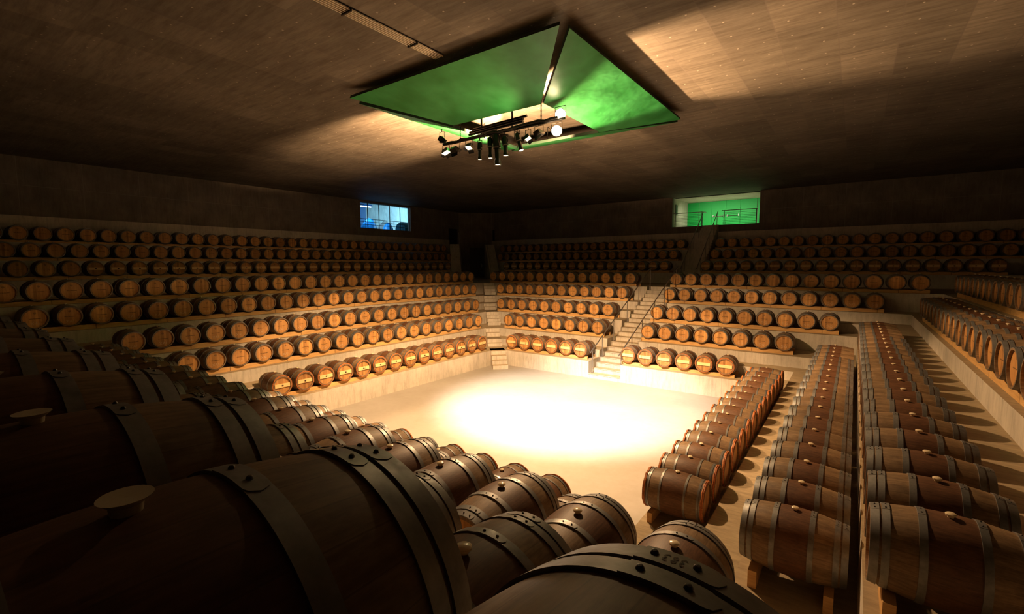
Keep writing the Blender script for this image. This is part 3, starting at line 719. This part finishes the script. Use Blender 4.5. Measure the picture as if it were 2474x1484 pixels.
def strokes(paths, side, x0, z0, s, wd=.008):
    mb = MB(); y_ = side*(HL-.05+.004)
    for p in paths:
        for (ax, az), (bx_, bz) in zip(p, p[1:]):
            ax_, az_, bx2, bz2 = x0+ax*s, z0+az*s, x0+bx_*s, z0+bz*s
            d = Vector((bx2-ax_, 0, bz2-az_)); 
            if d.length < 1e-6: continue
            d.normalize(); nn = Vector((-d.z, 0, d.x))*wd*.5; b_ = len(mb.v)
            for q in ((ax_, az_, 1), (ax_, az_, -1), (bx2, bz2, -1), (bx2, bz2, 1)): mb.v.append((-side*0+q[0]+nn.x*q[2], y_, q[1]+nn.z*q[2]))
            mb.face((b_, b_+1, b_+2, b_+3))
    return mb
G_S = [(.9, .9), (.5, 1), (.1, .8), (.15, .55), (.8, .4), (.85, .15), (.5, 0), (.05, .1)]
G_Q = [(.9, .8), (.6, 1), (.2, .8), (.1, .4), (.3, .05), (.7, 0), (.95, .3), (.9, .8)]
G_QT = [(.55, .3), (1.1, -.15)]
G_X = [(0, 0), (.8, 1)]; G_X2 = [(0, 1), (.8, 0)]
G_A = [(0, 0), (.4, 1), (.8, 0)]; G_A2 = [(.15, .35), (.65, .35)]; G_I = [(.2, 0), (.2, 1)]
def off(p, dx_): return [(a+dx_, b_) for a, b_ in p]
NV = 8
LIB = {}
def part_meshes(lod, kind):
    key = (lod, kind)
    if key in LIB: return LIB[key]
    n = {'near': 96, 'mid': 40, 'far': 24}[lod]; rg = {'near': 24, 'mid': 12, 'far': 8}[lod]
    st = M_STAVE2 if kind == 'barred' else M_STAVE; hd = M_HEAD if kind == 'plain' else M_HEAD2
    hoops = HOOPS2 if kind == 'barred' else HOOPS
    d = {'staves': [], 'head_front': [], 'head_back': [], 'whole': []}
    for i in range(NV):
        r = (i+.5)/NV
        d['staves'].append(staves(n, rg).mesh('staves', st, True, r))
        d['head_front'].append(disc(1, 28).mesh('head', hd, False, r)); d['head_back'].append(disc(-1, 28).mesh('head', hd, False, r))
    d['hoops'] = []
    for sgn in (1, -1):
        for j, (a, b_) in enumerate(hoops):
            t0, t1 = sorted((sgn*a, sgn*b_)); mb = hoop(t0, t1, n); mats = [M_HOOP, M_RIVET]
            if lod == 'near' or (lod == 'mid' and kind != 'barred'):
                ang = -.16 if j != 1 else -.145
                mb.add(lapjoint(t0, t1, ang), Matrix.Identity(4))
            me = mb.mesh('hoop', mats, True); rv = None
            if lod in ('near', 'mid') and kind != 'barred': rv = [q_.mesh('rivet', M_RIVET) for q_ in rivets(t0, t1, ang)]
            d['hoops'].append((me, rv))
    d['bung'] = bung_mb('cup' if lod == 'near' else 'cap').mesh('bung', M_SILICONE_NEAR if lod == 'near' else M_SILICONE)
    d['bar'] = bar_mb(1).mesh('head_bar', M_BAR, False)
    mb = MB(); mb.lathe([(0, 0), (.035, 0), (.035, .003), (0, .003)], 16, 'Y'); mb.v = [(a*1.3, HL-.003+b_, c_) for a, b_, c_ in mb.v]; d['emblem'] = mb.mesh('emblem', M_EMBLEM, False)
    d['willow'] = [willow_mb(1, max(24, n//2)).mesh('willow_hoop', M_WILLOW), willow_mb(-1, max(24, n//2)).mesh('willow_hoop', M_WILLOW)]
    LIB[key] = d; return d
# writing is mirrored in x because the front head faces +Y and is read from outside
def mirror(mb): mb.v = [(-x, y, z) for x, y, z in mb.v]; return mb
CH = {'SQ': mirror(strokes([G_S, off(G_Q, 1.25), off(G_QT, 1.25)], 1, -.12, -.24, .115)).mesh('chalk_mark', M_CHALK, False),
      'XAI': mirror(strokes([G_X, G_X2, off(G_A, 1.1), off(G_A2, 1.1), off(G_I, 2.0)], 1, -.13, -.24, .105)).mesh('chalk_mark', M_CHALK, False)}
def barrel(x, y, z, facing, lod, kind, label, group, heads=1, chalk=None, emblem=False, var=None):
    # facing: angle of the front head's outward direction, from +Y
    t = thing('wine_barrel', label, 'barrel', V(x, y, z), facing, group)
    d = part_meshes(lod, kind); i = random.randrange(NV) if var is None else var
    spin = random.uniform(-.05, .05)
    if lod != 'near': t.rotation_euler = (0, 0, facing+random.uniform(-.012, .012))
    link('staves', d['staves'][i], t); link('head', d['head_front'][i], t)
    if heads == 2: link('head', d['head_back'][i], t)
    hs = d['hoops'] if heads == 2 else (d['hoops'][:3]+d['hoops'][5:6])
    for me, rv in hs:
        h = link('hoop', me, t)
        if rv and heads == 2:
            for q_ in rv: link('rivet', q_, h)
    b_ = link('bung', d['bung'], t)
    if kind != 'plain':
        bo = link('head_bar', d['bar'], t)
        if emblem: link('emblem', d['emblem'], bo)
        if kind == 'barred': link('willow_hoop', d['willow'][0], t)
        if kind == 'barred' and heads == 2: link('willow_hoop', d['willow'][1], t)
    if chalk: link('chalk_mark', CH[chalk], t)
    return t

ORD = ['first', 'second', 'third', 'fourth', 'fifth', 'sixth', 'seventh', 'eighth', 'ninth', 'tenth', 'eleventh', 'twelfth', 'thirteenth', 'fourteenth', 'fifteenth', 'sixteenth',
       'seventeenth', 'eighteenth', 'nineteenth', 'twentieth']
ORD += ['twenty-'+o for o in ORD[:9]]+['thirtieth']+['thirty-'+o for o in ORD[:9]]
ROWN = ['lowest', 'second', 'third', 'fourth', 'fifth', 'sixth', 'seventh', 'top']
ZB = [-4.99, -3.97, -3.04, -2.05, -1.06, -0.165, 0.86, 1.87]
def zb(bank, k): return ZB[k]+((.085 if (bank, k) == ('D', 4) else .065) if bank in 'CD' else 0)
# rows: bank, tier, fixed coordinate of the front head's outer face, start, count, pitch
A_H = [19.01, 21.46, 23.17, 25.67, 27.16, 34.10, 36.74, 38.25]; A_S = [9.81, 7.32, 6.05, 3.70, 3.10, 2.47, 1.39, 3.15]; A_N = [14, 19, 22, 27, 29, 34, 38, 37]
BL_H = [24.32, 26.89, 29.02, 31.78, 33.39, 40.56, 43.6, 45.15]; BL_S = [-17.80, -19.96, -22.26, -24.43, -26.46, -30.34, -33.52, -34.34]; BL_N = [6, 8, 10, 12, 14, 18, 21, 22]
BR_S = [-9.89, -9.72, -9.94, -10.06, -10.12, -9.95, -9.95, -9.9]; BR_N = [6, 8, 10, 12, 14, 18, 22, 22]
rows = []
for k in range(8):
    rows.append(('A', k, -A_H[k]-.02+.05, A_S[k], A_N[k], 1.0))
    rows.append(('BL', k, BL_H[k]-.05, BL_S[k], BL_N[k], 1.0)); rows.append(('BR', k, BL_H[k]-.05, BR_S[k], BR_N[k], 1.0))
C_C = [-2.86, -.51, .89, 3.12, 4.55]; C_S = [22.48, 23.85, 25.47, 28.1, 30.55]; C_N = [14, 18, 21, 22, 22]
D_C = [7.79, 5.52, 4.06, 1.75, .28]; D_S = [-5.0, -3.25, -1.18, -1.60, -.255]; D_N = [13, 17, 20, 22, 24]
for k in range(5):
    rows.append(('C', k, C_C[k], C_S[k], C_N[k], -.966)); rows.append(('D', k, D_C[k], D_S[k], D_N[k], -.9685 if k < 4 else -.945))
ALL = []
for bank, k, a, s, n, pitch in rows:
    for i in range(n):
        c = s+i*pitch
        if bank == 'A': x, y, f, i2 = a-HL, c, -PI/2, n-i
        elif bank == 'BL': x, y, f, i2 = c, a+HL, PI, n-i
        elif bank == 'BR': x, y, f, i2 = c, a+HL, PI, i+1
        elif bank == 'C': x, y, f, i2 = a, c, PI/2, (n-i if k < 3 else i+1)
        else: x, y, f, i2 = c, a, 0.0, i+1
        p = Vector((x, y, zb(bank, k))); d_ = p.dot(FW)
        ALL.append((bank, k, i, x, y, zb(bank, k), f, i2, 1132.44*.93/max(d_, .3), n))
KEEP = "A0:0-13 A1:0-14 A2:0-15 A3:0-15 A4:0-16 A5:2-14 A6:3-14 A7:2-11 BL0:0-5 BL1:2-2,4-7 BL2:7-9 BL3:11-11 BR0:0-5 BR1:0-7 BR2:0-9 BR3:1-11 BR4:1-13 BR5:9-17 BR6:13-18 BR7:13-18 C0:0-13 C1:3-17 C2:5-20 C3:5-16 C4:7-11 D0:0-3,5-5 D1:0-0 D2:0-17 D3:0-8 D4:0-7"   # the three hundred barrels that show largest
single = set()
for w_ in KEEP.split():
    a_, b_ = w_.split(':')
    for q_ in b_.split(','):
        lo, hi = map(int, q_.split('-'))
        for i_ in range(lo, hi+1): single.add((a_[:-1], int(a_[-1]), i_))
def look(bank, k):
    if k == 0: return 'barred'
    return 'plain'
rest = []
PH = {'A': ('far corner', 'left bank'), 'BL': ('stair', 'far bank left of stair'), 'BR': ('stair', 'far bank right of stair'), 'C': ('near end', 'right bank'), 'D': ('right end', 'near bank')}
HD = {'bar': 'barrel with barred head', 'plain': 'plain-headed barrel', 'side': 'barrel seen from its side', 'sidebar': 'orange-rimmed barrel seen from its side'}
for r in ALL:
    bank, k, i, x, y, z, f, i2, size, n = r
    barred = k == 0 or (k == 5 and not (bank == 'A' and i < 5))
    if (bank, k, i) not in single: rest.append((x, y, z, f, barred, (i*7+k*3) % 10/10+.05)); continue
    land, where = PH[bank]
    if bank == 'C' and k >= 3: land = 'far end'
    if bank in ('C', 'D'): lk = 'orange-rimmed barrel' if k == 0 else ('stained barrel' if k < 3 or bank == 'D' else 'barrel with pale head showing')
    else: lk = 'barrel with barred head' if barred else 'plain-headed barrel'
    label = '%s, %s from the %s, %s row, %s' % (lk, ORD[i2-1], land, ROWN[k], where)
    group = 'barrels in the %s row of the %s' % (ROWN[k], where)
    lod = 'near' if bank == 'D' and k == 4 and i < 5 else ('mid' if size > 75 else 'far')
    chalk = None
    if not barred and size > 24:
        if bank in ('BL', 'BR') and k in (1, 2, 3): chalk = 'SQ'
        if bank == 'A' and k in (1, 2, 3): chalk = 'XAI'
    barrel(x, y, z, f, lod, 'barred' if k == 0 else ('crossbar' if barred else 'plain'), label, group, 2 if bank in ('C', 'D') else 1, chalk, bank == 'A' or k == 5)
    if k == 5 and barred:
        pass
# the barrels beyond the three hundred largest, as one mass
lows = {}
def low(b):
    if b not in lows:
        mb = MB(); mb.add(staves(16, 6), Matrix.Identity(4)); q = MB(); q.add(disc(1, 16), Matrix.Identity(4)); q.mi = [1]*len(q.f); mb.add(q, Matrix.Identity(4))
        for a, b_ in HOOPS: h = hoop(a, b_, 16); h.mi = [2]*len(h.f); mb.add(h, Matrix.Identity(4))
        h = bung_mb('cap'); h.mi = [3]*len(h.f); mb.add(h, Matrix.Identity(4))
        if b: h = bar_mb(1); h.mi = [4]*len(h.f); mb.add(h, Matrix.Identity(4))
        lows[b] = mb
    return lows[b]
big = MB(); rv = []
for x, y, z, f, barred, rn in rest:
    lb = low(barred); big.add(lb, Matrix.Translation((x, y, z+ZF)) @ Matrix.Rotation(f, 4, 'Z')); rv += [rn]*len(lb.v)
if rest:
    o = link('wine_barrels', big.mesh('wine_barrels', [M_STAVE, M_HEAD, M_HOOP, M_SILICONE, M_BAR], True, rv))
    tag(o, 'the many small distant barrels in the dim upper rows and row ends', 'barrels', None, 'stuff')

# ---------------------------------------------------------------- wooden racks under each row
def rack(bank, k, a, s, n, pitch):
    c0, c1 = sorted((s, s+(n-1)*pitch)); z = zb(bank, k); zs = SH[k]
    where = PH[bank][1]
    t = thing('barrel_rack', 'pine rack under the barrels of the %s row, %s' % (ROWN[k], where), 'barrel rack', (0, 0, 0), 0, 'pine racks under the barrel rows')
    ms = MB.__new__(MB)
    for nm, dd in (('front_beam', .50), ('rear_beam', -.50)):
        rr = rad(dd)+.012; top = z-.395; mb = MB(); th = .11
        e0, e1 = c0-.42, c1+.42; prof = [(e0, top)]
        m_ = n
        for q in range(m_):
            c = c0+q*abs(pitch); hw = math.sqrt(max(rr*rr-(z-top)**2, 0)); 
            for j in range(7):
                xx = c-hw+2*hw*j/6; prof.append((xx, z-math.sqrt(max(rr*rr-(xx-c)**2, 0))))
        prof.append((e1, top))
        base = [(e1, zs), (e0, zs)]
        # strips rather than one long face
        cols = []
        for xx, zz in prof: cols.append((max(min(xx, e1), e0), max(zz, zs+.02)))
        b0 = 0
        for xx, zz in cols:
            for s_ in (0, 1):
                w_ = dd-(s_*th if dd > 0 else -s_*th)
                mb.v += [(xx, w_, zs), (xx, w_, zz)]
        for q in range(len(cols)-1):
            i0, i1 = 4*q, 4*q+4
            mb.face((i0, i1, i1+1, i0+1)); mb.face((i0+2, i0+3, i1+3, i1+2)); mb.face((i0+1, i1+1, i1+3, i0+3)); mb.face((i0, i0+2, i1+2, i1))
        mb.face((0, 1, 3, 2)); L_ = 4*(len(cols)-1); mb.face((L_, L_+2, L_+3, L_+1))
        # local frame: x along the row, y towards the front head
        out = []
        for xx, yy, zz in mb.v:
            if bank == 'A': out.append((a-HL+yy, xx, zz))
            elif bank in ('BL', 'BR'): out.append((xx, a+HL-yy, zz))
            elif bank == 'C': out.append((a-yy, xx, zz))
            else: out.append((xx, a+yy, zz))
        mb.v = out
        link(nm, shift(mb).mesh(nm, M_RACK, False), t)
for r in rows: rack(*r)

# number written on the hoop of the nearest barrel
def hoop_writing():
    D3 = [(0, .9), (.4, 1), (.7, .8), (.6, .55), (.3, .5), (.65, .45), (.75, .15), (.4, 0), (0, .1)]
    D8 = [(.7, .85), (.35, 1), (.05, .8), (.3, .55), (.7, .3), (.6, .05), (.3, 0), (.05, .2), (.3, .5), (.6, .65), (.7, .85)]
    mb = MB(); t0, t1 = HOOPS[0]; R_ = 0
    for gi, g_ in enumerate((D3, D8, D3)):
        for (ax, az), (bx_, bz) in zip(g_, g_[1:]):
            pa = []
            for sx, sz in ((ax, az), (bx_, bz)):
                ang = -.048+(2-gi)*.040+(.9-sx)*.032-.0; tt = .575+(1-sz)*.035
                pa.append((ang, tt))
            d_ = Vector((pa[1][0]-pa[0][0], pa[1][1]-pa[0][1])); 
            if d_.length < 1e-6: continue
            d_.normalize(); nn = Vector((-d_.y, d_.x))*.0022; b_ = len(mb.v)
            for (a_, t_), sg in ((pa[0], 1), (pa[0], -1), (pa[1], -1), (pa[1], 1)):
                a2, t2 = a_+nn.x*sg/.4*.8, t_+nn.y*sg; rr = rad(t2)+.0135; mb.v.append((math.sin(a2)*rr, t2, math.cos(a2)*rr))
            mb.face((b_, b_+1, b_+2, b_+3))
    return mb
near = [o for o in col.objects if o.name.startswith('wine_barrel') and o.get('label', '').startswith('stained barrel, first from the right end, fifth')]
if near:
    hp = [c for c in near[0].children if c.name.startswith('hoop')][0]
    o = link('handwritten_number', hoop_writing().mesh('handwritten_number', M_MARKER, False), hp); o['label'] = 'the number 383 in dark marker'
